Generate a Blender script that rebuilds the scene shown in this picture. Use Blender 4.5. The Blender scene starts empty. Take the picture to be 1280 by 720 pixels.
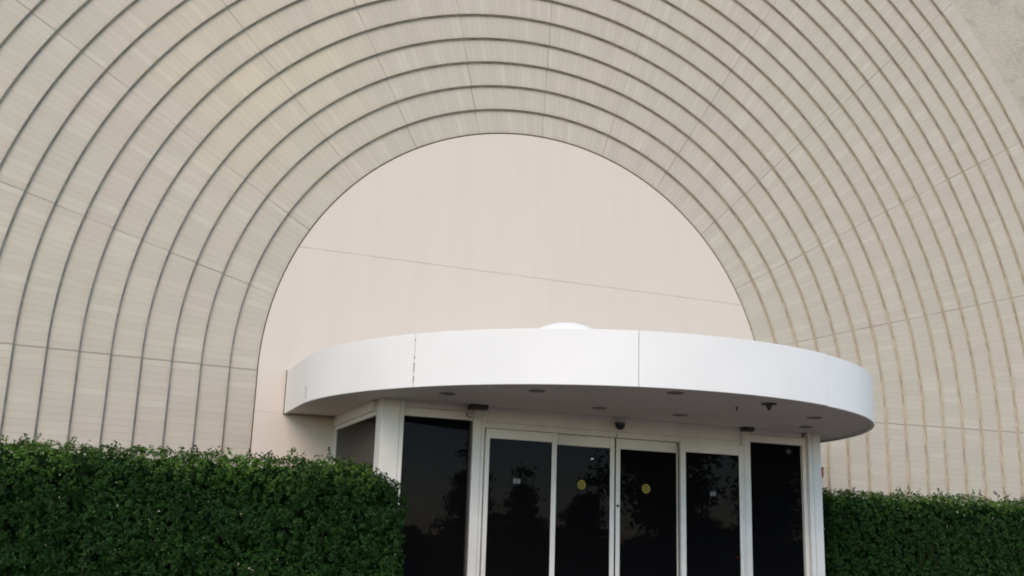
import bpy, bmesh, math, random
from mathutils import Vector, Matrix
import numpy as np

# ------------------------------------------------------------------ camera, sky, sun, exposure
S = bpy.context.scene
COL = S.collection
R = 4.0                      # radius of the innermost arch in metres
ZS = 3.716                   # height of the arch springing line above the ground
YAW, PITCH, ROLL = 0.379605, 0.238633, 0.0322700
CAM = Vector((-1.500434 * R, -3.492462 * R, -0.528584 * R + ZS))
cam_d = bpy.data.cameras.new('camera')
cam = bpy.data.objects.new('camera', cam_d)
COL.objects.link(cam)
S.camera = cam
cam_d.sensor_width = 36.0
cam_d.lens = 1312.626 / 1280 * 36
cam_d.clip_start = 0.1
cam_d.clip_end = 2000
cy, sy, cp, sp = math.cos(YAW), math.sin(YAW), math.cos(PITCH), math.sin(PITCH)
F = Vector((sy * cp, cy * cp, sp))
Rt = Vector((cy, -sy, 0))
U = Rt.cross(F)
cr, sr = math.cos(ROLL), math.sin(ROLL)
X2 = cr * Rt + sr * U
Y2 = -sr * Rt + cr * U
m = Matrix((X2, Y2, -F)).transposed().to_4x4()
m.translation = CAM
cam.matrix_world = m

SUN_EL = math.radians(36)
SUN_AZ = math.radians(212)   # clockwise from +Y: in front of the facade, to the left
sun_dir = Vector((math.sin(SUN_AZ) * math.cos(SUN_EL), math.cos(SUN_AZ) * math.cos(SUN_EL), math.sin(SUN_EL)))
world = bpy.data.worlds.new('World')
S.world = world
world.use_nodes = True
wn = world.node_tree
bg = wn.nodes['Background']
sky = wn.nodes.new('ShaderNodeTexSky')
sky.sky_type = 'NISHITA'
sky.sun_disc = False
sky.sun_elevation = SUN_EL
sky.sun_rotation = SUN_AZ
sky.dust_density = 0.15
sky.air_density = 1.2
sky.ozone_density = 1.0
wn.links.new(sky.outputs[0], bg.inputs[0])
bg.inputs[1].default_value = 0.15
sun_d = bpy.data.lights.new('sun', 'SUN')
sun = bpy.data.objects.new('sun', sun_d)
COL.objects.link(sun)
sun_d.energy = 1.3
sun_d.angle = math.radians(40)
sun_d.color = (1.0, 0.76, 0.52)
sun.rotation_euler = (-sun_dir).to_track_quat('-Z', 'Y').to_euler()
S.view_settings.view_transform = 'Standard'
S.view_settings.look = 'None'
S.view_settings.gamma = 1
S.view_settings.exposure = 0.85
S.cycles.max_bounces = 6
S.cycles.filter_width = 1.9

# ------------------------------------------------------------------ helpers
rng = random.Random(7)


def tag(o, label=None, cat=None, group=None, kind=None):
    for k, v in (('label', label), ('category', cat), ('group', group), ('kind', kind)):
        if v:
            o[k] = v
    return o


def empty(name, loc=(0, 0, 0), parent=None):
    o = bpy.data.objects.new(name, None)
    o.empty_display_size = 0.2
    COL.objects.link(o)
    o.location = loc
    if parent:
        o.parent = parent
    return o


class MB:
    """collects geometry in world coordinates, built as one mesh object"""

    def __init__(s):
        s.bm = bmesh.new()

    def box(s, x0, x1, y0, y1, z0, z1, bev=0.0, seg=2):
        r = bmesh.ops.create_cube(s.bm, size=1)
        vs = r['verts']
        for v in vs:
            v.co = Vector((x0 + (v.co.x + .5) * (x1 - x0), y0 + (v.co.y + .5) * (y1 - y0), z0 + (v.co.z + .5) * (z1 - z0)))
        if bev:
            es = list({e for v in vs for e in v.link_edges})
            bmesh.ops.bevel(s.bm, geom=es, offset=bev, segments=seg, affect='EDGES', profile=.5)
        return s

    def lathe(s, c, prof, axis='z', seg=32):
        """profile of (radius, height) pairs turned about an axis through c"""
        rings = []
        for rad, h in prof:
            ring = []
            if rad < 1e-6:
                p = {'z': (0, 0, h), 'y': (0, h, 0), 'x': (h, 0, 0)}[axis]
                ring = [s.bm.verts.new(Vector(c) + Vector(p))]
            else:
                for i in range(seg):
                    a = 2 * math.pi * i / seg
                    u, w = rad * math.cos(a), rad * math.sin(a)
                    p = {'z': (u, w, h), 'y': (u, h, w), 'x': (h, u, w)}[axis]
                    ring.append(s.bm.verts.new(Vector(c) + Vector(p)))
            rings.append(ring)
        for a, b in zip(rings, rings[1:]):
            for i in range(seg):
                j = (i + 1) % seg
                if len(a) == 1 and len(b) > 1:
                    s.bm.faces.new((a[0], b[i], b[j]))
                elif len(b) == 1 and len(a) > 1:
                    s.bm.faces.new((a[i], a[j], b[0]))
                elif len(a) > 1:
                    s.bm.faces.new((a[i], a[j], b[j], b[i]))
        return s

    def tube(s, pts, rads, seg=8):
        rings = []
        n = len(pts)
        for i, p in enumerate(pts):
            d = (Vector(pts[min(i + 1, n - 1)]) - Vector(pts[max(i - 1, 0)])).normalized()
            a = d.orthogonal().normalized()
            b = d.cross(a)
            rings.append([s.bm.verts.new(Vector(p) + rads[i] * (math.cos(2 * math.pi * k / seg) * a + math.sin(2 * math.pi * k / seg) * b)) for k in range(seg)])
        for a, b in zip(rings, rings[1:]):
            # match the nearest start to avoid twisting
            off = min(range(seg), key=lambda o: (a[0].co - b[o].co).length)
            for k in range(seg):
                s.bm.faces.new((a[k], a[(k + 1) % seg], b[(k + 1 + off) % seg], b[(k + off) % seg]))
        s.bm.faces.new(rings[0])
        s.bm.faces.new(rings[-1])
        return s

    def build(s, name, mat, parent=None, smooth=False, autos=None, pt=None):
        bmesh.ops.recalc_face_normals(s.bm, faces=s.bm.faces)
        me = bpy.data.meshes.new(name)
        o = bpy.data.objects.new(name, me)
        COL.objects.link(o)
        base = Vector((0, 0, 0))
        if parent:
            o.parent = parent
            base = world_loc(parent)
        elif pt is not None:
            base = Vector(pt)
            o.location = base
        for v in s.bm.verts:
            v.co -= base
        s.bm.to_mesh(me)
        s.bm.free()
        me.materials.append(mat)
        if smooth or autos:
            for p in me.polygons:
                p.use_smooth = True
            if autos:
                me.set_sharp_from_angle(angle=math.radians(autos))
        return o


def world_loc(o):
    v = Vector((0, 0, 0))
    while o:
        v += o.location
        o = o.parent
    return v


def mesh_obj(name, verts, faces, mat, parent=None):
    me = bpy.data.meshes.new(name)
    base = world_loc(parent) if parent else Vector((0, 0, 0))
    V = np.asarray(verts, dtype=np.float64) - np.array(base)
    me.from_pydata(V.tolist(), [], faces if isinstance(faces, list) else faces.tolist())
    me.materials.append(mat)
    o = bpy.data.objects.new(name, me)
    COL.objects.link(o)
    if parent:
        o.parent = parent
    return o


# ------------------------------------------------------------------ materials
def new_mat(name):
    mt = bpy.data.materials.new(name)
    mt.use_nodes = True
    return mt, mt.node_tree, mt.node_tree.nodes['Principled BSDF']


class G:
    """tiny node-graph helper"""

    def __init__(s, nt):
        s.nt = nt

    def n(s, t, **kw):
        nd = s.nt.nodes.new(t)
        for k, v in kw.items():
            setattr(nd, k, v)
        return nd

    def _in(s, nd, i, v):
        if hasattr(v, 'links') or isinstance(v, bpy.types.NodeSocket):
            s.nt.links.new(v, nd.inputs[i])
        else:
            nd.inputs[i].default_value = v

    def math(s, op, a, b=0.0, c=0.0, clamp=False):
        nd = s.n('ShaderNodeMath', operation=op, use_clamp=clamp)
        for i, v in enumerate((a, b, c)):
            s._in(nd, i, v)
        return nd.outputs[0]

    def ramp(s, v, lo, hi, a=0.0, b=1.0):
        nd = s.n('ShaderNodeMapRange', interpolation_type='SMOOTHSTEP')
        for i, x in enumerate((v, lo, hi, a, b)):
            s._in(nd, i, x)
        return nd.outputs[0]

    def mix(s, f, a, b, mode='MIX'):
        nd = s.n('ShaderNodeMix', data_type='RGBA', blend_type=mode)
        s._in(nd, 0, f)
        s._in(nd, 6, a)
        s._in(nd, 7, b)
        return nd.outputs[2]

    def noise(s, vec, scale, detail=4, rough=.55, dim='3D'):
        nd = s.n('ShaderNodeTexNoise', noise_dimensions=dim)
        if vec is not None:
            s.nt.links.new(vec, nd.inputs['Vector'])
        nd.inputs['Scale'].default_value = scale
        nd.inputs['Detail'].default_value = detail
        nd.inputs['Roughness'].default_value = rough
        return nd.outputs[0]

    def scaled(s, vec, sc):
        nd = s.n('ShaderNodeMapping')
        s.nt.links.new(vec, nd.inputs[0])
        nd.inputs['Scale'].default_value = sc
        return nd.outputs[0]

    def obj(s):
        return s.n('ShaderNodeTexCoord').outputs['Object']

    def geo(s):
        return s.n('ShaderNodeNewGeometry').outputs['Position']

    def uv(s, name):
        nd = s.n('ShaderNodeUVMap', uv_map=name)
        sp_ = s.n('ShaderNodeSeparateXYZ')
        s.nt.links.new(nd.outputs[0], sp_.inputs[0])
        return nd.outputs[0], sp_.outputs[0], sp_.outputs[1]

    def bump(s, bsdf, h, strength=.3, dist=.01):
        nd = s.n('ShaderNodeBump')
        nd.inputs['Strength'].default_value = strength
        nd.inputs['Distance'].default_value = dist
        s.nt.links.new(h, nd.inputs['Height'])
        s.nt.links.new(nd.outputs[0], bsdf.inputs['Normal'])


def c4(r, g, b):
    return (r, g, b, 1.0)


def simple(name, col, rough=.5, spec=.5, metal=0.0, var=.08, scale=3.0, bump=0.0):
    mt, nt, b = new_mat(name)
    g = G(nt)
    P = g.geo()
    n = g.noise(P, scale, 6)
    f = g.ramp(n, .3, .7)
    k = 1 - var
    nt.links.new(g.mix(f, c4(*[x * k for x in col]), c4(*[min(1, x * (1 + var * .5)) for x in col])), b.inputs['Base Color'])
    b.inputs['Roughness'].default_value = rough
    b.inputs['Specular IOR Level'].default_value = spec
    b.inputs['Metallic'].default_value = metal
    if bump:
        g.bump(b, g.noise(P, scale * 30, 4), bump, .004)
    return mt


def tile_mat():
    """thin glazed tile courses laid radially: uv 'Tile' = (across band 0..1, course number), uv 'Joint' = (metres to control joint, ring number)"""
    mt, nt, b = new_mat('arch_tile')
    g = G(nt)
    _, u, v = g.uv('Tile')
    _, jd, rid = g.uv('Joint')
    P = g.geo()
    course = g.math('FLOOR', v)
    fr = g.math('FRACT', v)
    comb = g.n('ShaderNodeCombineXYZ')
    nt.links.new(course, comb.inputs[0])
    nt.links.new(rid, comb.inputs[1])
    wn_ = g.n('ShaderNodeTexWhiteNoise', noise_dimensions='2D')
    nt.links.new(comb.outputs[0], wn_.inputs['Vector'])
    rnd, rcol = wn_.outputs[0], wn_.outputs[1]
    # group of neighbouring courses share a firing batch
    c5 = g.math('FLOOR', g.math('DIVIDE', g.math('ADD', course, g.math('MULTIPLY', rid, 3.7)), 7.0))
    comb2 = g.n('ShaderNodeCombineXYZ')
    nt.links.new(c5, comb2.inputs[0])
    nt.links.new(rid, comb2.inputs[1])
    wn2 = g.n('ShaderNodeTexWhiteNoise', noise_dimensions='2D')
    nt.links.new(comb2.outputs[0], wn2.inputs['Vector'])
    big = g.noise(P, .35, 3, .5)
    mid = g.noise(P, 1.7, 4, .6)
    base = g.mix(g.ramp(big, .35, .65), c4(.455, .42, .345), c4(.475, .412, .35))
    base = g.mix(g.math('MULTIPLY', wn2.outputs[0], .55), base, c4(.47, .41, .35))
    base = g.mix(g.math('MULTIPLY', g.ramp(rnd, .84, 1.0), .22), base, c4(.53, .505, .435))
    base = g.mix(g.math('MULTIPLY', g.ramp(mid, .35, .7), .35), base, c4(.42, .38, .315))
    base = g.mix(g.math('MULTIPLY', g.ramp(g.noise(P, .22, 2), .58, .72), .45), base, c4(.50, .44, .33))
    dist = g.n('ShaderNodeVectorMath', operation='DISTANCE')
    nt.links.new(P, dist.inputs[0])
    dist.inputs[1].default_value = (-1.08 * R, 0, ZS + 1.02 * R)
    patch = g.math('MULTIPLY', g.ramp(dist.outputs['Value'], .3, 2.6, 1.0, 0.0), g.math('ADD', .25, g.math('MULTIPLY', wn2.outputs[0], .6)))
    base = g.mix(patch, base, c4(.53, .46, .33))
    # per-course value jitter
    val = g.math('ADD', .955, g.math('MULTIPLY', rnd, .09))
    hsv = g.n('ShaderNodeHueSaturation')
    nt.links.new(base, hsv.inputs['Color'])
    nt.links.new(val, hsv.inputs['Value'])
    base = hsv.outputs[0]
    # fine speckle of the tile body
    sp_ = g.noise(P, 90, 2, .7)
    base = g.mix(.10, base, g.mix(sp_, c4(.3, .28, .24), c4(.6, .57, .5)))
    # course joints (thin, uneven)
    e = g.math('MINIMUM', fr, g.math('SUBTRACT', 1.0, fr))
    jw = g.math('MULTIPLY', g.ramp(g.noise(P, 4.0, 3), .3, .75), .20)
    line = g.math('MULTIPLY', g.ramp(e, 0.0, .10, 1.0, 0.0), g.math('ADD', .13, jw))
    base = g.mix(line, base, c4(.24, .21, .17))
    # rain stains running out from the two edges of each band
    edge = g.math('MINIMUM', u, g.math('SUBTRACT', 1.0, u))
    st = g.noise(g.scaled(P, (1, 1, 1)), 6.0, 5, .6)
    stain = g.math('MULTIPLY', g.ramp(edge, .0, .20, 1.0, 0.0), g.math('MULTIPLY', g.ramp(st, .25, .7), .5))
    base = g.mix(stain, base, c4(.37, .295, .205))
    # control joints
    cj = g.math('MULTIPLY', g.ramp(jd, .006, .012, 1.0, 0.0), g.ramp(g.noise(P, .9, 4, .6), .35, .68, .12, .62))
    pz = g.n('ShaderNodeSeparateXYZ')
    nt.links.new(P, pz.inputs[0])
    spring = g.ramp(g.math('ABSOLUTE', g.math('SUBTRACT', pz.outputs[2], ZS)), .006, .013, .6, 0.0)
    cj = g.math('MAXIMUM', cj, spring)
    base = g.mix(cj, base, c4(.17, .14, .11))
    nt.links.new(base, b.inputs['Base Color'])
    b.inputs['Roughness'].default_value = .62
    b.inputs['Specular IOR Level'].default_value = .3
    h = g.math('SUBTRACT', g.math('MULTIPLY', rnd, .25), g.math('ADD', g.math('MULTIPLY', line, 3.0), cj))
    g.bump(b, h, .25, .004)
    return mt


def tympanum_mat():
    mt, nt, b = new_mat('smooth_render')
    g = G(nt)
    P = g.geo()
    sx = g.n('ShaderNodeSeparateXYZ')
    nt.links.new(P, sx.inputs[0])
    x, z = sx.outputs[0], sx.outputs[2]
    n1 = g.noise(P, .5, 4)
    n2 = g.noise(g.scaled(P, (2.2, 1, .35)), 1.3, 5, .6)
    n3 = g.noise(P, 60, 3, .7)
    col = g.mix(g.ramp(n1, .3, .7), c4(.63, .545, .477), c4(.61, .545, .485))
    col = g.mix(g.math('MULTIPLY', g.ramp(n2, .4, .75), .25), col, c4(.54, .475, .42))
    col = g.mix(.06, col, g.mix(n3, c4(.35, .31, .28), c4(.8, .75, .7)))
    wob = g.math('MULTIPLY', g.math('SUBTRACT', n2, .5), .01)

    def seam(co, at, w, amt):
        d = g.math('ABSOLUTE', g.math('SUBTRACT', g.math('ADD', co, wob), at))
        return g.math('MULTIPLY', g.ramp(d, w * .5, w, 1.0, 0.0), g.math('MULTIPLY', g.ramp(n2, .2, .6, .5, 1.0), amt))
    col = g.mix(seam(z, ZS + .4375 * R, .011, .5), col, c4(.32, .27, .24))
    col = g.mix(seam(z, ZS - .134 * R, .010, .3), col, c4(.32, .27, .24))
    col = g.mix(seam(x, -.012 * R, .010, .10), col, c4(.32, .27, .24))
    nt.links.new(col, b.inputs['Base Color'])
    b.inputs['Roughness'].default_value = .8
    b.inputs['Specular IOR Level'].default_value = .2
    g.bump(b, n3, .12, .003)
    return mt


def aggregate_mat():
    mt, nt, b = new_mat('exposed_aggregate')
    g = G(nt)
    P = g.geo()
    n1 = g.noise(P, 1.0, 6, .6)
    n2 = g.noise(g.scaled(P, (1, 1, 1.6)), 3.2, 7, .7)
    vo = g.n('ShaderNodeTexVoronoi')
    nt.links.new(P, vo.inputs['Vector'])
    vo.inputs['Scale'].default_value = 38
    col = g.mix(g.ramp(n1, .3, .7), c4(.47, .415, .335), c4(.42, .375, .305))
    col = g.mix(g.math('MULTIPLY', g.math('MULTIPLY', g.ramp(n2, .46, .66), g.ramp(n1, .42, .6)), .5), col, c4(.21, .195, .165))
    col = g.mix(.3, col, g.mix(vo.outputs['Color'], c4(.26, .235, .195), c4(.56, .51, .43)))
    nt.links.new(col, b.inputs['Base Color'])
    b.inputs['Roughness'].default_value = .9
    g.bump(b, g.math('ADD', g.math('MULTIPLY', vo.outputs['Distance'], 1.0), n2), .5, .02)
    return mt


def leaf_mat(name, c1, c2, cnew, cdead, rough=.42, spec=.3):
    """colour per leaf from the 'leaf' attribute: random shade, share of young growth and painted top light, dead leaves"""
    mt, nt, b = new_mat(name)
    g = G(nt)
    at = g.n('ShaderNodeAttribute', attribute_name='leaf')
    sx = g.n('ShaderNodeSeparateXYZ')
    nt.links.new(at.outputs['Vector'], sx.inputs[0])
    rnd, young_lit, dead = sx.outputs
    col = g.mix(rnd, c4(*c1), c4(*c2))
    col = g.mix(young_lit, col, c4(*cnew))
    col = g.mix(dead, col, c4(*cdead))
    nt.links.new(col, b.inputs['Base Color'])
    b.inputs['Roughness'].default_value = rough
    b.inputs['Specular IOR Level'].default_value = spec
    tr = g.n('ShaderNodeBsdfTranslucent')
    nt.links.new(g.mix(.5, col, c4(cnew[0], cnew[1], cnew[2] * .5)), tr.inputs[0])
    mx = g.n('ShaderNodeMixShader')
    mx.inputs[0].default_value = .18
    nt.links.new(b.outputs[0], mx.inputs[1])
    nt.links.new(tr.outputs[0], mx.inputs[2])
    nt.links.new(mx.outputs[0], nt.nodes['Material Output'].inputs[0])
    return mt


def glass_mat():
    mt, nt, b = new_mat('dark_tinted_glass')
    b.inputs['Base Color'].default_value = c4(.004, .004, .0045)
    b.inputs['Roughness'].default_value = .015
    b.inputs['IOR'].default_value = 1.45
    b.inputs['Specular IOR Level'].default_value = .085
    b.inputs['Specular Tint'].default_value = c4(.76, .79, 1.0)
    g = G(nt)
    n = g.noise(g.geo(), .8, 2)
    g.bump(b, n, .02, .02)
    return mt


def emit(name, col, st):
    mt, nt, b = new_mat(name)
    b.inputs['Base Color'].default_value = c4(*col)
    b.inputs['Emission Color'].default_value = c4(*col)
    b.inputs['Emission Strength'].default_value = st
    return mt


def fascia_mat():
    mt, nt, b = new_mat('white_fascia_paint')
    g = G(nt)
    P = g.geo()
    n1 = g.noise(P, 1.2, 5)
    n2 = g.noise(g.scaled(P, (3, 3, .5)), 3.0, 5, .65)
    col = g.mix(g.ramp(n1, .3, .7), c4(.735, .722, .712), c4(.70, .69, .68))
    col = g.mix(g.math('MULTIPLY', g.ramp(n2, .55, .85), .25), col, c4(.60, .59, .57))
    nt.links.new(col, b.inputs['Base Color'])
    b.inputs['Roughness'].default_value = .45
    b.inputs['Specular IOR Level'].default_value = .35
    g.bump(b, n1, .15, .01)
    return mt


M = {
    'tile': tile_mat(), 'tymp': tympanum_mat(), 'agg': aggregate_mat(), 'glass': glass_mat(),
    'fascia': fascia_mat(),
    'caulk': simple('weathered_caulk', (.36, .345, .33), .8, .2, 0, .5, 20),
    'lens_grey': simple('dim_lens', (.15, .135, .125), .4, .3, 0, .1, 8),
    'trim': simple('grey_trim', (.36, .325, .305), .6, .3, 0, .15, 8),
    'bead': simple('tan_joint_sealant', (.38, .335, .265), .8, .2, 0, .3, 6),
    'reveal': simple('tile_edge_grimy', (.49, .415, .315), .75, .2, 0, .25, 5),
    'sealant': simple('dark_joint_sealant', (.055, .048, .04), .8, .2, 0, .3, 8),
    'soffit': simple('soffit_paint', (.70, .65, .605), .75, .25, 0, .06, 1.5),
    'frame': simple('white_aluminium', (.66, .64, .615), .42, .4, 0, .07, 2.5),
    'black': simple('black_gasket', (.02, .02, .02), .6, .3, 0, .2, 8),
    'dark': simple('dark_bronze_metal', (.055, .05, .045), .5, .4, 0, .2, 8),
    'dome_black': simple('smoked_dome', (.01, .01, .01), .12, .5, 0, .1, 8),
    'dome_white': simple('white_acrylic', (.80, .81, .82), .3, .4, 0, .04, 2),
    'yellow': simple('yellow_vinyl', (.30, .225, .03), .5, .3, 0, .12, 25),
    'yellow_dark': simple('ochre_vinyl', (.17, .125, .013), .5, .3, 0, .2, 30),
    'paper': simple('white_vinyl', (.17, .175, .185), .5, .3, 0, .1, 40),
    'paper_grey': simple('grey_print', (.06, .062, .066), .5, .3, 0, .1, 40),
    'groove': simple('grey_groove', (.30, .30, .30), .6, .3, 0, .1, 10),
    'red': simple('faded_red_enamel', (.22, .035, .03), .45, .4, 0, .15, 20),
    'asphalt': simple('asphalt', (.05, .05, .05), .9, .2, 0, .25, 1.5, .4),
    'concrete': simple('concrete', (.165, .138, .12), .85, .2, 0, .2, 1.2, .3),
    'mulch': simple('bark_mulch', (.06, .04, .028), .95, .1, 0, .5, 14, .6),
    'bark': simple('bark', (.09, .07, .05), .9, .15, 0, .4, 9, .5),
    'twig': simple('twig_bark', (.055, .045, .03), .9, .1, 0, .4, 20),
    'paint_line': simple('road_paint', (.62, .62, .6), .7, .2, 0, .2, 6),
    'pole': simple('galvanised_pole', (.12, .12, .12), .5, .4, .4, .15, 6),
    'car': simple('grey_car_paint', (.10, .11, .13), .25, .5, .2, .05, 2),
    'tyre': simple('rubber', (.02, .02, .02), .8, .2, 0, .2, 9),
    'lamp': emit('lamp_glow', (1, .93, .8), 40),
    'tail': emit('tail_lamp_glow', (1, .05, .02), 5),
    'roof': simple('roof_membrane', (.35, .35, .34), .85, .2, 0, .15, 2),
}
M['hedge'] = leaf_mat('hedge_leaf', (.006, .024, .0035), (.018, .056, .007), (.10, .19, .026), (.26, .24, .18), .55, .16)
M['tree'] = leaf_mat('tree_leaf', (.02, .045, .015), (.04, .08, .025), (.07, .12, .03), (.15, .12, .05), .6)

# ------------------------------------------------------------------ ground
def sheet(name, x0, x1, y0, y1, z, mat, th=None):
    mb = MB()
    if th:
        mb.box(x0, x1, y0, y1, z - th, z, .012)
    else:
        vs = [mb.bm.verts.new(p) for p in ((x0, y0, z), (x1, y0, z), (x1, y1, z), (x0, y1, z))]
        mb.bm.faces.new(vs)
    return tag(mb.build(name, mat), kind='structure')


sheet('ground', -600, 600, -600, 600, -.13, M['asphalt'])
sheet('pavement', -16, 18, -13, -.3, 0, M['concrete'], .3)
sheet('planting_bed', -12.5, -2.75, -4.2, -.32, .02, M['mulch'], .05)
sheet('planting_bed', 3.5, 15.5, -2.1, -.9, .02, M['mulch'], .05)

# ------------------------------------------------------------------ facade with the stepped arch
W = .0911714 * R
STEP = .1196199 * W
NR = 19
SEG = 192
facade = empty('arched_facade', (0, 0, 0))
tag(facade, 'tall beige facade of concentric stepped tile arches around the entrance', 'building')
COURSE = .086


def ring_path():
    """(cos, sin or depth below springing, sector data) samples from the left foot over the crown to the right foot"""
    out = []
    for i in range(14):
        out.append(('L', -ZS - .1 + (ZS + .1) * i / 13))
    for i in range(1, SEG):
        out.append(('A', math.pi - math.pi * i / SEG))
    for i in range(14):
        out.append(('R', -(ZS + .1) * i / 13))
    return out


PATH = ring_path()


def at(r, s):
    k, t = s
    if k == 'L':
        return (-r, ZS + t)
    if k == 'R':
        return (r, ZS + t)
    return (r * math.cos(t), ZS + r * math.sin(t))


def ring_mesh(k):
    r0 = R + k * W
    r1 = r0 + W
    y = -k * STEP
    gap = .005
    yin = y + STEP + .03 if k else y + .035
    # rows: back of the inner reveal, front inner edge, small arris, front outer edge
    rows = [(r0 + .0005, yin), (r0 + .0005, y + .006), (r0 + .006, y), (r1, y)]
    verts, faces, uvT, uvJ, mats = [], [], [], [], []
    n = len(PATH)
    for s in PATH:
        for r, yy in rows:
            x, z = at(r, s)
            verts.append((x, yy, z))
    ncs = max(2, round((r0 + W / 2) * math.pi / 12 / COURSE))

    def coord(s, side):
        kk, t = s
        if kk == 'L':
            return t / COURSE, abs(t)
        if kk == 'R':
            return 1000 + t / COURSE, abs(t)
        a = (math.pi - t) / (math.pi / 12)
        d = abs(a - round(a)) * math.pi / 12 * r0
        return a * ncs, d
    for i in range(n - 1):
        ca, cb = coord(PATH[i], 0), coord(PATH[i + 1], 0)
        if PATH[i][0] == 'L' and PATH[i + 1][0] == 'A':
            ca = (0, 0)
        if PATH[i][0] == 'A' and PATH[i + 1][0] == 'R':
            cb = (12 * ncs, 0)
        if PATH[i][0] == 'R':
            pass
        us = [0, 0, .02, 1]
        for j in range(3):
            a = i * 4 + j
            faces.append((a, a + 1, a + 5, a + 4))
            uvT += [(us[j], ca[0]), (us[j + 1], ca[0]), (us[j + 1], cb[0]), (us[j], cb[0])]
            uvJ += [(ca[1], k), (ca[1], k), (cb[1], k), (cb[1], k)]
            mats.append(1 if j == 0 else 0)
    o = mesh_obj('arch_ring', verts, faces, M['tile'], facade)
    me = o.data
    me.materials.append(M['reveal'])
    me.polygons.foreach_set('material_index', mats)
    for nm, data in (('Tile', uvT), ('Joint', uvJ)):
        ul = me.uv_layers.new(name=nm)
        ul.data.foreach_set('uv', np.array(data, dtype=np.float32).ravel())
    # sealant bead in the corner between this band and the next step
    if k < NR - 1:
        wv, wf = [], []
        for s in PATH:
            x0, z0 = at(r1 - .020, s)
            x1, z1 = at(r1 + .002, s)
            wv += [(x0, y - .001, z0), (x1, y - .020, z1)]
        for i in range(n - 1):
            a = i * 2
            wf.append((a, a + 1, a + 3, a + 2))
        mesh_obj('joint_sealant', wv, wf, M['bead'], o)
    return o


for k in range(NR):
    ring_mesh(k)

# smooth panel that fills the arch, set back behind the first ring
verts, faces = [], []
YT = .014
for s in PATH:
    x, z = at(R - .012, s)
    verts.append((x, YT, z))
    verts.append((x, YT + .1, z))
n = len(PATH)
for i in range(n - 1):
    faces.append((2 * i, 2 * i + 2, 2 * i + 3, 2 * i + 1))
faces.append(tuple(2 * i for i in range(n)))
mesh_obj('arch_panel', verts, faces, M['tymp'], facade)
verts, faces = [], []
for s in PATH:
    x0, z0 = at(R - .02, s)
    x1, z1 = at(R + .01, s)
    verts += [(x0, .024, z0), (x1, .024, z1)]
for i in range(n - 1):
    a = i * 2
    faces.append((a, a + 1, a + 3, a + 2))
mesh_obj('perimeter_joint', verts, faces, M['sealant'], facade)

# exposed aggregate wall outside the last ring, with returns and a roof behind
RO = R + NR * W
YA = -(NR - 1) * STEP + .03
BX0, BX1, BT = -19.0, 19.0, 16.5
verts, faces = [], []
for s in PATH:
    x, z = at(RO - .004, s)
    dx, dz = x, z - ZS
    if s[0] == 'L':
        q = (BX0, z)
    elif s[0] == 'R':
        q = (BX1, z)
    else:
        c, sn = math.cos(s[1]), math.sin(s[1])
        tmax = min((BX1 / abs(c)) if abs(c) > 1e-6 else 1e9, (BT - ZS) / sn)
        q = (c * tmax, ZS + sn * tmax)
    for f in (0, .02, .5, 1):
        verts.append((x + (q[0] - x) * f, YA, z + (q[1] - z) * f))
    verts.append((x, YA + .12, z))
for i in range(n - 1):
    for j in range(3):
        a = i * 5 + j
        faces.append((a, a + 1, a + 6, a + 5))
    faces.append((i * 5, i * 5 + 4, i * 5 + 9, i * 5 + 5))
mesh_obj('aggregate_wall', verts, faces, M['agg'], facade)
mb = MB()
mb.box(BX0 + .2, BX1 - .2, .3, 18, -.1, BT - .4)
mb.build('rear_block', M['agg'], facade)
mb = MB()
mb.box(BX0 - .05, BX1 + .05, YA - .08, .6, BT, BT + .3, .02)
mb.build('parapet_coping', M['agg'], facade)

# ------------------------------------------------------------------ canopy
ZB, ZT = ZS - .137 * R, ZS + .007 * R
CXc, CYc, CR = .042 * R, -.28 * R, .944 * R
canopy = empty('entrance_canopy', (CXc, -.6, ZB))
tag(canopy, 'white half-round entrance canopy with deep fascia projecting from the arch', 'canopy')


def stadium(r, straight_n=6, arc_n=120):
    """outline from the left wall contact round the front to the right wall contact, with running length"""
    pts = []
    y_wall = .012
    for i in range(straight_n):
        pts.append((CXc - r, y_wall + (CYc - y_wall) * i / straight_n))
    for i in range(arc_n + 1):
        a = math.pi + math.pi * i / arc_n
        pts.append((CXc + r * math.cos(a), CYc + r * math.sin(a)))
    for i in range(1, straight_n + 1):
        pts.append((CXc + r, CYc + (y_wall - CYc) * i / straight_n))
    return pts


# joints between fascia panels, found where the photo shows them
def path_point(t):
    """t in metres along the outer line"""
    Ls = -CYc + .012
    if t < Ls:
        return (CXc - CR, .012 - t, (-1, 0))
    t2 = t - Ls
    if t2 < math.pi * CR:
        a = math.pi + t2 / CR
        return (CXc + CR * math.cos(a), CYc + CR * math.sin(a), (math.cos(a), math.sin(a)))
    t3 = t2 - math.pi * CR
    return (CXc + CR, CYc + t3, (1, 0))


TOT = 2 * (-CYc + .012) + math.pi * CR


def t_of(x, y):
    best = min(range(0, 2000), key=lambda i: (path_point(TOT * i / 1999)[0] - x) ** 2 + (path_point(TOT * i / 1999)[1] - y) ** 2)
    return TOT * best / 1999


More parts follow.
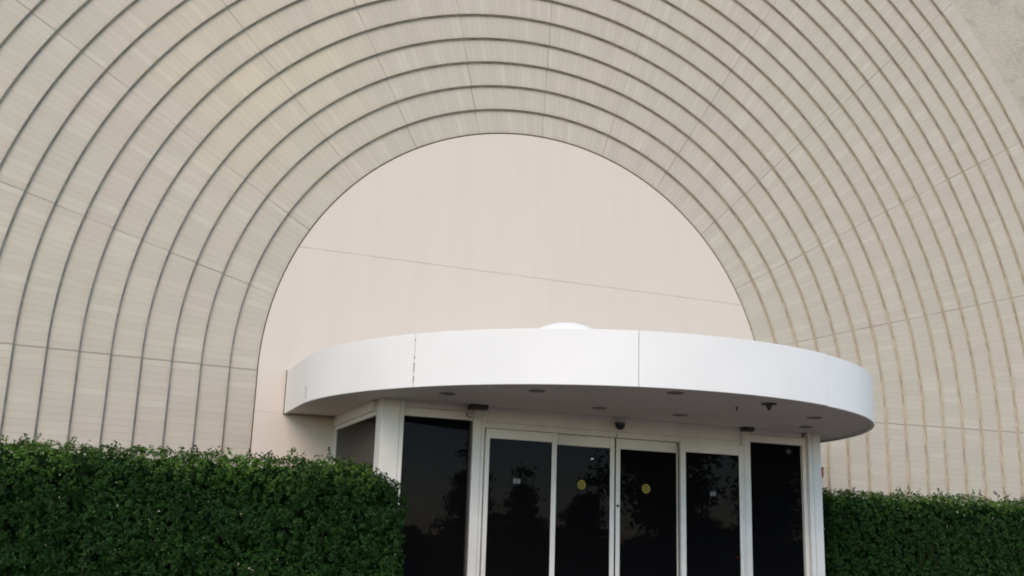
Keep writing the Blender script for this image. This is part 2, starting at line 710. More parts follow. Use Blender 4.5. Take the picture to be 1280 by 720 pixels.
joints = [0.012, t_of(-.907 * R, -.345 * R), t_of(-.712 * R, -.84 * R), t_of(-.225 * R, -1.173 * R), t_of(.362 * R, -1.155 * R), t_of(.74 * R, -.90 * R), TOT - .005]
TH = .05
for pi_, (ta, tb) in enumerate(zip(joints, joints[1:])):
    ga = .003
    dz = (0, 0, 0, 0, -.006, -.003, 0)[pi_]
    nseg = max(6, int((tb - ta) / .06))
    verts, faces = [], []
    for i in range(nseg + 1):
        t = ta + ga + (tb - ta - 2 * ga) * i / nseg
        x, y, (nx, ny) = path_point(t)
        e = .004
        prof = [(-TH, ZB), (-e, ZB), (0, ZB + e), (0, ZT - e), (-e, ZT), (-TH, ZT)]
        for off, z in prof:
            verts.append((x + nx * off, y + ny * off, z + dz))
    for i in range(nseg):
        for j in range(6):
            a, b_ = i * 6 + j, i * 6 + (j + 1) % 6
            faces.append((a, b_, b_ + 6, a + 6))
    faces.append(tuple(range(6)))
    faces.append(tuple(nseg * 6 + j for j in range(6)))
    o = mesh_obj('fascia_panel', verts, faces, M['fascia'], canopy)
    bm_ = bmesh.new(); bm_.from_mesh(o.data); bmesh.ops.recalc_face_normals(bm_, faces=bm_.faces); bm_.to_mesh(o.data); bm_.free()
    for p in o.data.polygons:
        p.use_smooth = True
    o.data.set_sharp_from_angle(angle=math.radians(20))


def slab(name, r, z0, z1, mat, parent):
    pts = stadium(r)
    n = len(pts)
    verts = [(x, y, z0) for x, y in pts] + [(x, y, z1) for x, y in pts]
    faces = [tuple(range(n)), tuple(range(2 * n - 1, n - 1, -1))]
    for i in range(n):
        j = (i + 1) % n
        faces.append((i, j, n + j, n + i))
    o = mesh_obj(name, verts, faces, mat, parent)
    bm_ = bmesh.new(); bm_.from_mesh(o.data); bmesh.ops.recalc_face_normals(bm_, faces=bm_.faces); bm_.to_mesh(o.data); bm_.free()
    return o


slab('soffit', CR - TH - .004, ZB + .014, ZB + .05, M['soffit'], canopy)
slab('canopy_roof', CR - TH - .004, ZT - .12, ZT - .08, M['roof'], canopy)
# backing strip behind the panel joints
pts = stadium(CR - TH - .002)
verts = [(x, y, z) for x, y in pts for z in (ZB + .03, ZT - .03)]
faces = [(2 * i, 2 * i + 1, 2 * i + 3, 2 * i + 2) for i in range(len(pts) - 1)]
mesh_obj('fascia_backing', verts, faces, M['caulk'], canopy)
# caulk at the left wall contact and torn caulk in the joints
MB().box(CXc - CR - .006, CXc - CR + .012, -.012, .012, ZB - .005, ZT + .005).build('caulk_bead', M['sealant'], canopy)
for t, segs in ((joints[2], ((.05, .12), (.16, .26), (.31, .33), (.50, .52))), (joints[1], ((.04, .2),))):
    x, y, (nx, ny) = path_point(t)
    for a, b_ in segs:
        MB().box(x - .006, x + .006, y - .007, y + .007, ZB + a, ZB + b_, .002).build('caulk_bead', M['caulk'], canopy)

# globe dome on the canopy roof
dome = empty('dome_skylight', (-.05, CYc, ZT - .08))
tag(dome, 'white acrylic dome whose cap peeks above the canopy edge', 'skylight')
mb = MB()
rd = .82
mb.lathe((-.05, CYc, ZT), [(rd * math.cos(a), rd * math.sin(a)) for a in [i * math.pi / 2 / 24 for i in range(24)]] + [(0, rd)], 'z', 64)
mb.build('dome_shell', M['dome_white'], dome, smooth=True)
mb = MB()
mb.lathe((-.05, CYc, ZT - .08), [(rd + .06, 0), (rd + .06, .06), (rd - .01, .08)], 'z', 64)
mb.build('curb_ring', M['frame'], dome, autos=30)

# ------------------------------------------------------------------ glazed entrance vestibule
vest = empty('glass_vestibule', (.045 * R, -1.2, 0))
tag(vest, 'dark glazed entrance vestibule with white frames and sliding doors under the canopy', 'entrance')
YF = -.56 * R                 # front plane of the frames
ZH = ZB + .014                # underside of the soffit


def X(u):
    return u * R


def Z(u):
    return ZS + u * R


def fr(name, x0, x1, y0, y1, z0, z1, parent=None, mat='frame', bev=.004):
    return MB().box(x0, x1, y0, y1, z0, z1, bev).build(name, M[mat], parent or vest)


# corner posts, each of a wide face and a narrow trim
def corner(xa, xb, xt, side):
    o = fr('corner_post', xa, xb, YF - .035, YF + .22, 0, ZH)
    # shallow groove line and trim strip
    MB().box(xt - .003, xt + .003, YF - .0365, YF - .03, 0, ZH - .01).build('groove', M['groove'], o)
    return o


corner(X(-.722), X(-.655), X(-.668), -1)
corner(X(.757), X(.808), X(.775), 1)
fr('jamb_trim', X(.741), X(.757) - .003, YF + .01, YF + .12, 0, Z(-.150), mat='soffit')
fr('jamb_trim', X(-.4475), X(-.441) - .002, YF + .004, YF + .12, .115, Z(-.178) - .003, mat='dark')
# mullions either side of the doors
for xa, xb, g in ((X(-.441), X(-.4045), X(-.415)), (X(.4965), X(.5285), X(.5045))):
    o = fr('mullion', xa, xb, YF - .02, YF + .14, 0, ZH)
    MB().box(g - .0025, g + .0025, YF - .0215, YF - .018, 0, ZH - .06).build('groove', M['groove'], o)
# header over the doors and the window heads
fr('door_header', X(-.4045) + .003, X(.4965) - .003, YF + .004, YF + .16, Z(-.1965), ZH)
MB().box(X(-.40), X(.49), YF + .0022, YF + .006, Z(-.1795), Z(-.1785)).build('header_seam', M['groove'], vest)
for xa, xb in ((X(-.655), X(-.441)), (X(.5285), X(.741))):
    w = empty('window', (xa, YF, 0), vest)
    w.location = Vector((xa, YF, 0)) - world_loc(vest)
    fr('window_head', xa + .003, xb - .003, YF, YF + .12, Z(-.178), Z(-.1535), w)
    fr('window_fascia', xa + .003, xb - .003, YF + .014, YF + .12, Z(-.1535) + .004, ZH, w)
    fr('sill', xa + .003, xb - .003, YF, YF + .12, 0.005, .11, w)
    MB().box(xa - .01, xb + .01, YF + .055, YF + .065, .1, Z(-.176)).build('pane', M['glass'], w)
# side windows running back to the wall
for xs, sgn in ((X(-.722), -1), (X(.808), 1)):
    w = empty('side_window', (xs, -1, 0), vest)
    w.location = Vector((xs, -1, 0)) - world_loc(vest)
    xo = xs + sgn * .05
    lo, hi = min(xs - sgn * .08, xo), max(xs - sgn * .08, xo)
    fr('window_head', lo, hi, YF + .225, -.02, Z(-.166), ZH, w)
    fr('window_stop', lo + .02, hi - .02, YF + .225, -.02, Z(-.180), Z(-.166) - .003, w)
    fr('wall_jamb', lo + .02, hi - .02, -.075, .01, .11, Z(-.180) - .003, w)
    fr('sill', lo, hi, YF + .225, -.02, 0.005, .11, w)
    MB().box(xs - .006, xs + .006, YF + .21, -.05, .1, Z(-.178)).build('pane', M['glass'], w)
# four door leaves: outer pair proud of the header, inner pair behind it
ZD = Z(-.1985)


def leaf(x0, x1, gx0, gx1, y, ztop, zglass, label):
    d = empty('sliding_door', (x0, y, 0), vest)
    d.location = Vector((x0, y, 0)) - world_loc(vest)
    d['label'] = label
    fr('stile', x0, gx0, y, y + .045, .01, ztop, d)
    fr('stile', gx1, x1, y, y + .045, .01, ztop, d)
    fr('top_rail', gx0 + .001, gx1 - .001, y + .001, y + .044, zglass, ztop - .001, d)
    fr('bottom_rail', gx0 + .001, gx1 - .001, y + .001, y + .044, .011, .25, d)
    MB().box(gx0 - .008, gx1 + .008, y + .018, y + .026, .24, zglass + .008).build('pane', M['glass'], d)
    MB().box(gx0 - .001, gx0 + .006, y + .010, y + .018, .25, zglass).box(gx1 - .006, gx1 + .001, y + .010, y + .018, .25, zglass).build('gasket', M['black'], d)
    return d


leaf(X(-.4015), X(-.171), X(-.389), X(-.187), YF - .042, ZD, Z(-.227), 'outer door leaf with its own top rail')
leaf(X(-.176), X(.0375), X(-.170), X(.0225), YF + .05, Z(-.1975), Z(-.230), 'inner door leaf meeting its twin')
leaf(X(.0425), X(.266), X(.0575), X(.260), YF + .05, Z(-.1975), Z(-.230), 'inner door leaf with lock cylinder')
leaf(X(.261), X(.4925), X(.280), X(.480), YF - .042, Z(-.1945), Z(-.227), 'outer door leaf with its own top rail')
MB().box(X(.0375) + .001, X(.0425) - .001, YF + .0505, YF + .09, .02, Z(-.196)).build('meeting_gasket', M['black'], vest)
MB().box(X(.0395) - .005, X(.0395) + .004, YF + .001, YF + .0036, Z(-.1965), Z(-.186)).build('header_slot', M['black'], vest)
MB().box(X(.4927), X(.4962), YF + .004, YF + .03, .02, Z(-.194)).build('meeting_gasket', M['black'], vest)
MB().lathe((X(.0495), YF + .05, Z(-.405)), [(0, -.012), (.016, -.012), (.018, 0)], 'y', 20).build('lock_cylinder', M['dark'], vest, autos=40)
# dark room behind the glass
fr('interior_floor', X(-.70), X(.79), YF + .15, -.1, -.02, .003, mat='concrete', bev=0)

# ------------------------------------------------------------------ fixtures
def downlight(x, y, label):
    t = empty('downlight', (x, y, ZB + .014))
    tag(t, label, 'downlight', 'round downlights in the canopy soffit')
    z = ZB + .014
    MB().lathe((x, y, z), [(.072, 0), (.092, -.004), (.088, -.012), (.070, -.010), (.066, .0)], 'z', 32).build('trim_ring', M['trim'], t, autos=40)
    MB().lathe((x, y, z), [(.070, -.003), (0, -.0035)], 'z', 32).build('lens', M['lens_grey'], t)


for u, v, lab in ((-.593, -.764, 'dark round downlight in the soffit above the left window, nearest the left corner post'),
                  (-.409, -.956, 'dark round downlight in the soffit near the front rim, left of the black dome'),
                  (-.113, -.735, 'dark round downlight in the soffit just left of the black dome sensor'),
                  (-.091, -1.13, 'dark round downlight closest to the front edge of the canopy'),
                  (.16, -.736, 'dark round downlight in the soffit just right of the black dome sensor'),
                  (.514, -.918, 'dark round downlight above the right corner post, the one nearer the fascia'),
                  (.645, -.706, 'dark round downlight right against the top of the right corner post')):
    downlight(u * R, v * R, lab)

spk = empty('sprinkler', (.225 * R, -1.095 * R, ZB + .014))
tag(spk, 'small dark cone sprinkler head hanging from the soffit on the right', 'sprinkler')
c = (.225 * R, -1.095 * R, ZB + .014)
MB().lathe(c, [(0, 0), (.085, -.002), (.08, -.014), (.03, -.018)], 'z', 28).build('escutcheon', M['dark'], spk, autos=35)
MB().lathe(c, [(.034, -.016), (.03, -.04), (.012, -.075), (0, -.08)], 'z', 20).build('head', M['dark'], spk, autos=35)
hook = MB().lathe((.195 * R, -.985 * R, ZB + .014), [(.014, 0), (.014, -.02), (.006, -.03), (.006, -.05), (0, -.052)], 'z', 12).build('soffit_hook', M['dark'], pt=(.195 * R, -.985 * R, ZB + .014), autos=35)
tag(hook, 'tiny dark hook on the soffit beside the cone sprinkler', 'hook')

sd = empty('dome_sensor', (X(.043), YF + .004, Z(-.157)))
tag(sd, 'black dome sensor on the white header over the meeting doors', 'sensor')
cx, cyy, cz = X(.043), YF + .004, Z(-.1535)
MB().lathe((cx, cyy - .055, cz), [(.062, .0), (.062, -.02), (.056, -.045), (.035, -.072), (0, -.082)], 'z', 28).build('dome', M['dome_black'], sd, smooth=True)
MB().box(cx - .05, cx + .05, cyy - .075, cyy - .0005, cz, cz + .012, .003).build('bracket', M['dark'], sd)

fl = empty('flood_light', (X(-.432), YF - .08, ZH))
tag(fl, 'dark box floodlight with round head atop the mullion beside the left window', 'floodlight')
MB().box(X(-.462), X(-.408), YF - .16, YF - .022, ZH - .058, ZH - .002, .008).build('housing', M['dark'], fl)
MB().lathe((X(-.459), YF - .09, ZH - .115), [(0, -.05), (.046, -.045), (.05, -.03), (.04, .03), (.02, .05), (0, .05)], 'y', 24).build('lamp_head', M['trim'], fl, autos=40)
MB().tube([(X(-.455), YF - .07, ZH - .05), (X(-.458), YF - .07, ZH - .09)], [.012, .012]).build('arm', M['dark'], fl)
fl2 = empty('flood_light', (X(.508), YF - .08, ZH))
tag(fl2, 'dark low box floodlight atop the mullion beside the right window', 'floodlight')
MB().box(X(.487), X(.528), YF - .14, YF - .022, ZH - .048, ZH - .002, .012, 3).build('housing', M['dark'], fl2)
MB().box(X(.492), X(.523), YF - .130, YF - .03, ZH - .058, ZH - .049, .003).build('lens', M['dome_black'], fl2)

# red alarm box on the tile wall
ra = empty('alarm_box', (1.224 * R, -2 * STEP, ZS - .216 * R))
tag(ra, 'tiny red alarm box on the tiled wall right of the entrance', 'alarm box')
ax, ay, az = 1.227 * R, -2 * STEP, ZS - .216 * R
MB().box(ax - .05, ax + .05, ay - .06, ay, az - .065, az + .06, .006).build('housing', M['red'], ra)
MB().box(ax - .055, ax + .055, ay - .065, ay, az + .062, az + .085, .004).build('hood', M['black'], ra)


# stickers on the glass
def sticker_round(x, z, y, label):
    t = empty('round_sticker', (x, y, z))
    tag(t, label, 'sticker', 'round yellow stickers on the sliding doors')
    MB().lathe((x, y, z), [(0, -.0012), (.056, -.0012), (.057, 0), (0, 0)], 'y', 40).build('vinyl_disc', M['yellow'], t)
    mb = MB()
    mb.lathe((x, y, z), [(0, -.0022), (.045, -.0022), (.045, -.0014), (0, -.0014)], 'y', 32)
    mb.build('printed_centre', M['yellow_dark'], t)
    mb = MB()
    mb.box(x - .026, x + .03, y - .0032, y - .0024, z + .004, z + .010)
    mb.box(x - .020, x + .022, y - .0032, y - .0024, z - .016, z - .012)
    mb.build('printed_lines', M['yellow'], t)


def sticker_label(x, z, y, w, h, label, mat='paper'):
    t = empty('glass_label', (x, y, z))
    tag(t, label, 'sticker', 'small pale labels on the glass')
    MB().box(x - w / 2, x + w / 2, y - .0012, y, z - h / 2, z + h / 2).build('label_film', M[mat], t)
    mb = MB()
    for i, (a, b_) in enumerate(((-.22, .10), (-.28, .30), (-.15, .24))):
        zz = z + h * (.22 - .25 * i)
        mb.box(x + w * a, x + w * b_, y - .0022, y - .0016, zz - h * .07, zz + h * .07)
    mb.build('print', M['paper_grey'], t)


yo, yi = YF - .042 + .018, YF + .05 + .018
sticker_round(X(-.073), Z(-.3465), yi, 'round yellow sticker on the left of the two meeting door panes')
sticker_round(X(.1515), Z(-.348), yi, 'round yellow sticker on the right of the two meeting door panes')
sticker_label(X(-.298), Z(-.348), yo, .088, .055, 'small white label on the leftmost sliding door pane')
sticker_label(X(.382), Z(-.354), yo, .082, .05, 'small white label on the rightmost sliding door pane')
sticker_label(X(.694), Z(-.199), YF + .055, .07, .05, 'faint grey label high in the right fixed window', 'paper_grey')

# ------------------------------------------------------------------ hedges
def leaves_mesh(name, mat, C, N, L, Wd, attr, parent, roll=None, seed=1):
    """one folded leaf per sample: centre C, normal N, length L, width Wd (numpy arrays), as one mesh"""
    r_ = np.random.default_rng(seed)
    n = len(C)
    ref = r_.normal(size=(n, 3))
    T = ref - N * np.sum(ref * N, 1, keepdims=True)
    T /= np.linalg.norm(T, axis=1, keepdims=True) + 1e-9
    B = np.cross(N, T)
    L = L[:, None]
    Wd = Wd[:, None]
    base = C - T * L * .5
    tip = C + T * L * .5 - N * L * .12
    m1 = C - T * L * .05 + B * Wd * .5 + N * Wd * .22
    m2 = C - T * L * .05 - B * Wd * .5 + N * Wd * .22
    V = np.stack([base, m1, tip, m2], 1).reshape(-1, 3)
    idx = np.arange(n) * 4
    Fc = np.concatenate([np.stack([idx, idx + 1, idx + 2], 1), np.stack([idx, idx + 2, idx + 3], 1)])
    base_l = np.array(world_loc(parent)) if parent else np.zeros(3)
    me = bpy.data.meshes.new(name)
    V = V - base_l
    me.vertices.add(len(V))
    me.vertices.foreach_set('co', V.ravel())
    me.loops.add(Fc.size)
    me.loops.foreach_set('vertex_index', Fc.ravel().astype(np.int32))
    me.polygons.add(len(Fc))
    me.polygons.foreach_set('loop_start', (np.arange(len(Fc)) * 3).astype(np.int32))
    me.polygons.foreach_set('loop_total', np.full(len(Fc), 3, dtype=np.int32))
    me.update(calc_edges=True)
    a = me.attributes.new('leaf', 'FLOAT_VECTOR', 'POINT')
    a.data.foreach_set('vector', np.repeat(attr, 4, axis=0).astype(np.float32).ravel())
    me.materials.append(mat)
    o = bpy.data.objects.new(name, me)
    COL.objects.link(o)
    if parent:
        o.parent = parent
    return o


def vnoise(P, f, seed):
    """cheap smooth value noise from a few sines"""
    r_ = np.random.default_rng(seed)
    v = np.zeros(len(P))
    for k in range(6):
        d = r_.normal(size=3)
        d /= np.linalg.norm(d)
        v += np.sin(P @ d * f * (1 + .35 * k) + r_.uniform(0, 6.28))
    return v / 6 ** .5 / 1.2


def hedge(x0, x1, y0, y1, h, label, seed, per_m2, rl, rr):
    """clipped hedge with rounded shoulders; y0 is the front face"""
    t = empty('clipped_hedge', ((x0 + x1) / 2, (y0 + y1) / 2, .02))
    tag(t, label, 'hedge', 'clipped hedges flanking the entrance')
    r_ = np.random.default_rng(seed)
    # rounded-box surface sampled by projecting points of a box onto it
    lx, ly = x1 - x0, y1 - y0
    areas = [lx * h, lx * h * .35, lx * ly, ly * h, ly * h]
    Pn, Nn = [], []
    for f, a in enumerate(areas):
        m_ = int(a * per_m2 / 7)
        u, v = r_.uniform(size=m_), r_.uniform(size=m_)
        if f == 0:
            p = np.stack([x0 + u * lx, np.full(m_, y0), v * h], 1)
        elif f == 1:
            p = np.stack([x0 + u * lx, np.full(m_, y1), h - v * h * .5], 1)
        elif f == 2:
            p = np.stack([x0 + u * lx, y0 + v * ly, np.full(m_, h)], 1)
        elif f == 3:
            p = np.stack([np.full(m_, x0), y0 + u * ly, v * h], 1)
        else:
            p = np.stack([np.full(m_, x1), y0 + u * ly, v * h], 1)
        Pn.append(p)
    P = np.concatenate(Pn)
    rad = np.array([.28, .22, .22])
    radL = np.where(P[:, 0] < (x0 + x1) / 2, rl, rr)
    rz = np.where((P[:, 0] > (x0 + x1) / 2) & (P[:, 0] > x1 - rr * 1.5), .5, .2)
    lo = np.stack([np.full(len(P), x0) + radL, np.full(len(P), y0 + .2), np.full(len(P), -1.)], 1)
    hi = np.stack([np.full(len(P), x1) - radL, np.full(len(P), y1 - .2), np.full(len(P), h) - rz], 1)
    q = np.clip(P, lo, hi)
    d = P - q
    # ellipsoidal rounding
    rr3 = np.stack([radL, np.full(len(P), .2), rz], 1)
    e = d / rr3
    ln = np.linalg.norm(e, axis=1, keepdims=True) + 1e-9
    e = e / ln
    S_ = q + e * rr3
    N = e / rr3
    N /= np.linalg.norm(N, axis=1, keepdims=True)
    # lumpy clipped surface with gaps
    lump = vnoise(S_, 5.0, seed) * .035 + vnoise(S_, 14.0, seed + 1) * .022
    lump = np.where(N[:, 2] > .6, lump * .8, lump)
    depth = np.abs(r_.normal(size=len(P))) * .055
    gap = vnoise(S_, 9.0, seed + 5)
    depth += np.clip(gap - .55, 0, 1) * .22
    # each clipped twig tip carries a rosette of leaves
    tipshade = r_.normal(size=len(P)) * .28
    tipyoung = r_.uniform(.2, 1.1, len(P))
    k7 = np.repeat(np.arange(len(P)), 7)
    S_, N, lump, depth, gap, tipshade, tipyoung, P = S_[k7], N[k7], lump[k7], depth[k7], gap[k7], tipshade[k7], tipyoung[k7], P[k7]
    off = r_.normal(size=S_.shape)
    off -= N * np.sum(off * N, 1, keepdims=True)
    off /= np.linalg.norm(off, axis=1, keepdims=True) + 1e-9
    rad_ = r_.uniform(.004, .034, len(P))[:, None]
    C = S_ + N * (lump - depth)[:, None] + off * rad_ + N * (.02 - rad_ * .7) + r_.normal(size=S_.shape) * .006
    nl = N * .9 + off * .7 + r_.normal(size=N.shape) * .3 + np.array([0, 0, .25])
    nl /= np.linalg.norm(nl, axis=1, keepdims=True)
    L = r_.uniform(.020, .043, len(P))
    Wd = L * r_.uniform(.42, .6, len(P))
    shade = np.clip(.5 + .35 * vnoise(S_, 3.0, seed + 2) + tipshade + r_.normal(size=len(P)) * .12, 0, 1)
    zt = np.clip((S_[:, 2] - (h - .34)) / .26, 0, 1)
    young_lit = np.clip(zt * (.8 + .45 * vnoise(S_, 4.0, seed + 3)) * tipyoung * r_.uniform(.6, 1, len(P)), 0, 1) * (depth < .07)  # fresh growth plus skylight on the hedge top, both painted as paler leaves
    cl = vnoise(S_, 7.0, seed + 8)
    dead = ((r_.uniform(size=len(P)) < .010 * (cl > 1.35) * (S_[:, 2] < h - .35)) | (r_.uniform(size=len(P)) < .00005)) * r_.uniform(.4, 1, len(P))
    parts = [(C, nl, L, Wd, np.stack([shade, young_lit, dead], 1))]
    # shoots that escaped the shears along the top
    ns = int(lx * 22)
    for i in range(ns):
        sx_ = r_.uniform(x0 + .25, x1 - .3)
        sy_ = r_.uniform(y0 + .08, y1 - .1)
        hh = r_.uniform(.0, .06) if r_.uniform() < .72 else r_.uniform(.05, .11)
        tilt = r_.normal(size=2) * .25
        bp = np.array([sx_, sy_, h - .04])
        tp = bp + np.array([tilt[0] * hh, tilt[1] * hh, hh + .05])
        m_ = int(hh * 130) + 5
        s = r_.uniform(.25, 1.02, m_)
        Cc = bp + (tp - bp) * s[:, None] + r_.normal(size=(m_, 3)) * .016
        nn = r_.normal(size=(m_, 3)) + np.array([0, 0, .5])
        nn /= np.linalg.norm(nn, axis=1, keepdims=True)
        Ll = r_.uniform(.026, .05, m_)
        parts.append((Cc, nn, Ll, Ll * .5, np.stack([r_.uniform(.2, 1, m_), np.clip(r_.normal(.45, .3, m_) * (r_.uniform() < .65), 0, 1), np.zeros(m_)], 1)))
    cat = [np.concatenate([p[k] for p in parts]) for k in range(5)]
    leaves_mesh('foliage', M['hedge'], *cat, t, seed=seed + 11)
    # woody inside: many crooked branches from the ground up
    tw = MB()
    nb = int(lx * 10)
    for i in range(nb):
        bx, by = r_.uniform(x0 + .3, x1 - .35), r_.uniform(y0 + .4, y1 - .35)
        p = Vector((bx, by, .0))
        pts, rads = [p.copy()], [.016]
        for k in range(5):
            p = p + Vector((r_.normal() * .07, r_.normal() * .07, (h - .3) / 5))
            p.x = min(max(p.x, x0 + .22), x1 - .25)
            p.y = min(max(p.y, y0 + .22), y1 - .22)
            pts.append(p.copy())
            rads.append(.016 * (1 - k / 6))
        tw.tube([tuple(a) for a in pts], rads, 5)
    tw.build('branches', M['twig'], t)
    # dense inner foliage so that the hedge is opaque
    m_ = int(lx * h * 1500)
    C2 = np.stack([r_.uniform(x0 + .15, x1 - .12, m_), y0 + r_.uniform(.13, .75, m_), r_.uniform(0.05, h - .09, m_)], 1)
    if rr > .35:
        e_ = r_.uniform(size=(9000, 3)) * np.array([.75, y1 - y0 - .35, h]) + np.array([x1 - .78, y0 + .17, .02])
        C2 = np.concatenate([C2, e_])
        ex = np.clip((C2[:, 0] - (x1 - rr)) / (rr - .06), 0, 1)
        C2 = C2[C2[:, 2] < h - .5 + .42 * np.sqrt(1 - ex ** 2)]
    m_ = len(C2)
    n2 = np.stack([r_.normal(size=m_) * .5, -np.ones(m_), r_.normal(size=m_) * .5], 1)
    n2 /= np.linalg.norm(n2, axis=1, keepdims=True)
    L2 = np.where(C2[:, 1] > y0 + .3, r_.uniform(.10, .16, m_), r_.uniform(.06, .10, m_))
    leaves_mesh('inner_foliage', M['hedge'], C2, n2, L2, L2 * .6, np.stack([r_.uniform(0, .6, m_), np.zeros(m_), np.zeros(m_)], 1), t, seed=seed + 12)
    return t


hedge(-12.0, -.728 * R, -3.8, -2.62, ZS - .3475 * R, 'long clipped green hedge left of the entrance with rounded end', 21, 3200, .3, .52)
hedge(3.62, 15.0, -1.95, -1.0, ZS - .311 * R, 'clipped green hedge right of the entrance behind the corner post', 22, 2000, .12, .3)


# ------------------------------------------------------------------ what the glass reflects: trees, lamps and a car across the lot
def make_tree(name, h, crown_z, rx, rz, nleaf, seed, label, cone=False, lsize=.3):
    t = empty(name, (0, 0, 0))
    tag(t, label, 'tree', 'trees mirrored in the entrance glass')
    r_ = np.random.default_rng(seed)
    tb = MB()
    pts = [(0, 0, 0), (.05 * r_.normal(), .05 * r_.normal(), h * .3), (.15 * r_.normal(), .15 * r_.normal(), h * .6), (.1 * r_.normal(), .1 * r_.normal(), h * .95)]
    tb.tube(pts, [.035 * h * .6, .026 * h * .6, .016 * h * .6, .03], 8)
    tips = []
    for i in range(16):
        a = i * 2.4 + r_.uniform(0, .6)
        z0 = crown_z * .9 + (h - crown_z) * (i / 16) * .85
        f = (1 - (z0 - crown_z) / (h - crown_z)) if cone else math.sin(math.pi * min(1, max(.12, (z0 - crown_z + .3 * (h - crown_z)) / (1.3 * (h - crown_z)))))
        ln = rx * max(.15, f) * r_.uniform(.7, 1.1)
        e = (ln * math.cos(a), ln * math.sin(a), z0 + ln * (.05 if cone else .35))
        tb.tube([(0, 0, z0), (e[0] * .5, e[1] * .5, z0 + (e[2] - z0) * .4), e], [.05, .035, .012], 5)
        tips.append(np.array(e))
        tips.append(np.array([e[0] * .6, e[1] * .6, z0 + (e[2] - z0) * .6]))
        tips.append(np.array([e[0] * .25, e[1] * .25, z0 + .2]))
    tips.append(np.array([0, 0, h]))
    tb.build('trunk', M['bark'], t)
    tips = np.array(tips)
    k = r_.integers(0, len(tips), nleaf)
    off = r_.normal(size=(nleaf, 3)) * np.array([rx * .17, rx * .17, rz * .12])
    C = tips[k] + off
    nn = r_.normal(size=(nleaf, 3)) + np.array([0, 0, .6])
    nn /= np.linalg.norm(nn, axis=1, keepdims=True)
    L = r_.uniform(.6, 1.2, nleaf) * lsize
    leaves_mesh('crown', M['tree'], C, nn, L, L * .55, np.stack([r_.uniform(0, 1, nleaf), r_.uniform(0, .4, nleaf), np.zeros(nleaf)], 1), t, seed=seed + 1)
    return t


def place(t, x, y, s=1.0, rz=0.0):
    t.location = (x, y, -.13)
    t.scale = (s, s, s)
    t.rotation_euler = (0, 0, rz)


def copy_tree(t, label):
    r0 = t.copy()
    COL.objects.link(r0)
    for ch in t.children:
        c2 = ch.copy()
        COL.objects.link(c2)
        c2.parent = r0
    r0['label'] = label
    return r0


tA = make_tree('conifer_tree', 6.3, .6, 2.1, 1.6, 5000, 31, 'dark conical tree mirrored in the leftmost sliding door', cone=True)
place(tA, 21.0, -55)
place(copy_tree(tA, 'dark conical tree mirrored beside the left mullion'), 16.6, -53, 1.12, 1.3)
place(copy_tree(tA, 'dark conical tree mirrored in the left of the meeting doors'), 25.2, -54, .93, 2.2)
tB = make_tree('broadleaf_tree', 9.0, 2.6, 2.3, 2.6, 9000, 41, 'big dark tree mirrored in the right of the meeting doors')
place(tB, 17.0, -30)
place(copy_tree(tB, 'wide crowned tree mirrored in the right fixed window'), 23.3, -31, .9, 1.9)
place(copy_tree(tB, 'low broad tree mirrored at the foot of the rightmost door'), 38.0, -60, .5, .4)
place(copy_tree(tB, 'distant broad tree mirrored in the left fixed window'), 12.6, -60, .45, 2.9)
place(copy_tree(tB, 'distant broad tree mirrored behind the lamp post'), 30.5, -66, .6, 4.1)

# far belt of shrubs across the car park
r_ = np.random.default_rng(77)
nb = 26000
bx = r_.uniform(-70, 110, nb)
top = 2.6 + .6 * np.sin(bx * .31) + .4 * np.sin(bx * .83 + 1) + .3 * np.sin(bx * 1.9)
Cb = np.stack([bx, -68 + r_.normal(size=nb) * 1.0, -.1 + (top + .1) * np.sqrt(r_.uniform(size=nb))], 1)
nn = r_.normal(size=(nb, 3))
nn /= np.linalg.norm(nn, axis=1, keepdims=True)
Lb = r_.uniform(.4, .9, nb)
sh = leaves_mesh('shrub_belt', M['tree'], Cb, nn, Lb, Lb * .6, np.stack([r_.uniform(0, 1, nb), np.zeros(nb), np.zeros(nb)], 1), None, seed=5)
tag(sh, 'far belt of dark shrubs mirrored low in the glass', 'shrubs', kind='stuff')


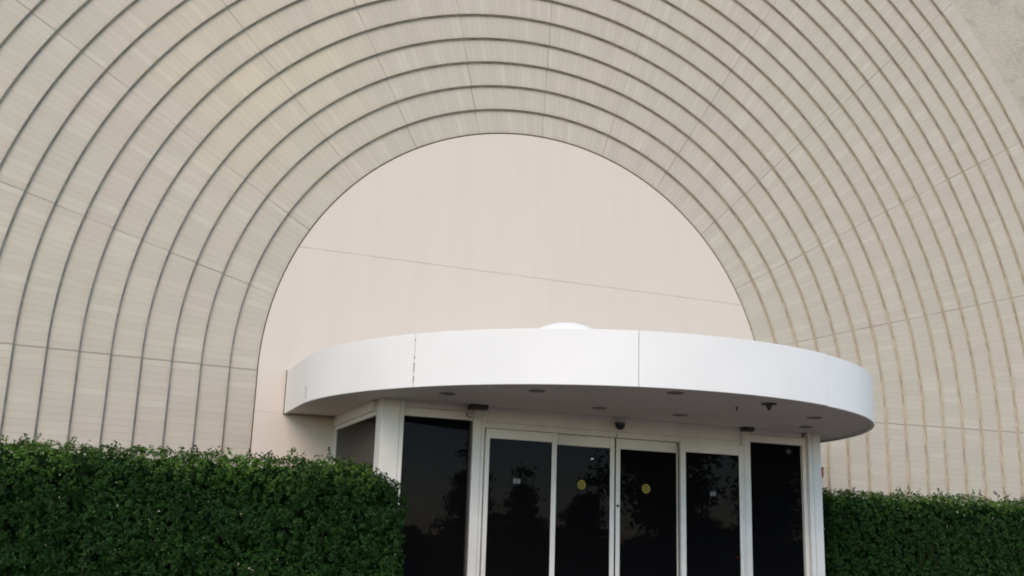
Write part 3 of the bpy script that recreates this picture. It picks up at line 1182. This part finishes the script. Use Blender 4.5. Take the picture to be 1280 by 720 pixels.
def lamp_post(x, y, h, arms, label, reach=.5):
    t = empty('lamp_post', (x, y, -.13))
    tag(t, label, 'lamp post', 'lamp posts mirrored in the entrance glass')
    MB().tube([(x, y, -.13), (x, y, h)], [.09, .06], 10).build('pole', M['pole'], t)
    MB().lathe((x, y, -.13), [(.25, 0), (.25, .5), (.12, .55)], 'z', 20).build('base', M['concrete'], t, autos=40)
    hw = min(.25, reach * .7)
    for s in arms:
        MB().tube([(x, y, h - .05), (x + s * reach, y, h + .05)], [.04, .035], 8).build('arm', M['pole'], t)
        hd = MB().box(x + s * reach - hw, x + s * reach + hw, y - .16, y + .16, h, h + .14, .03).build('lamp_head', M['pole'], t)
        MB().lathe((x + s * reach, y, h - .001), [(.11, 0), (.10, -.06), (0, -.09)], 'z', 16).build('lens', M['lamp'], hd, smooth=True)


lamp_post(26.55, -55, 7.4, (-1,), 'single lamp post with lit lamp mirrored in the middle door')
lamp_post(25.0, -81, 4.75, (-1, 1), 'twin lit lamps mirrored as two white dots in left window', .27)

# a car leaving the lot, tail lights on
car = empty('parked_car', (41.2, -62, -.13))
tag(car, 'grey car with red tail lights mirrored low in the rightmost door', 'car')
cx, cy0 = 41.2, -62
mb = MB()
prof = [(-2.2, .35), (-2.25, .75), (-2.15, 1.0), (-1.75, 1.62), (-.2, 1.68), (.75, 1.15), (2.0, 1.0), (2.2, .7), (2.2, .35)]
rows = []
for w in (-.88, -.8, .8, .88):
    ins = .0 if abs(w) < .85 else .06
    rows.append([mb.bm.verts.new((cx + w * (.86 if z > 1.2 else 1), cy0 - yq * 1.0, -.13 + max(.32, z - ins))) for yq, z in prof])
for a, b_ in zip(rows, rows[1:]):
    for i in range(len(prof)):
        j = (i + 1) % len(prof)
        mb.bm.faces.new((a[i], a[j], b_[j], b_[i]))
mb.bm.faces.new(rows[0])
mb.bm.faces.new(rows[-1])
mb.build('body', M['car'], car, autos=25)
for sx_ in (-.52, .52):
    MB().box(cx + sx_ - .13, cx + sx_ + .13, cy0 + 1.97, cy0 + 2.10, 1.06, 1.16, .02).build('tail_light', M['tail'], car)
for sx_ in (-.8, .8):
    for yy in (-1.35, 1.4):
        wv = MB().lathe((cx + sx_, cy0 + yy, .2), [(.18, -.12), (.32, -.12), (.34, 0), (.32, .12), (.18, .12)], 'x', 24).build('wheel', M['tyre'], car, autos=40)
        MB().lathe((cx + sx_, cy0 + yy, .2), [(0, -.10), (.19, -.11), (.19, .11), (0, .10)], 'x', 20).build('rim', M['pole'], wv, autos=40)
MB().box(cx - .68, cx + .68, cy0 + 1.85, cy0 + 2.0, 1.0, 1.4, .03).build('rear_window', M['glass'], car)
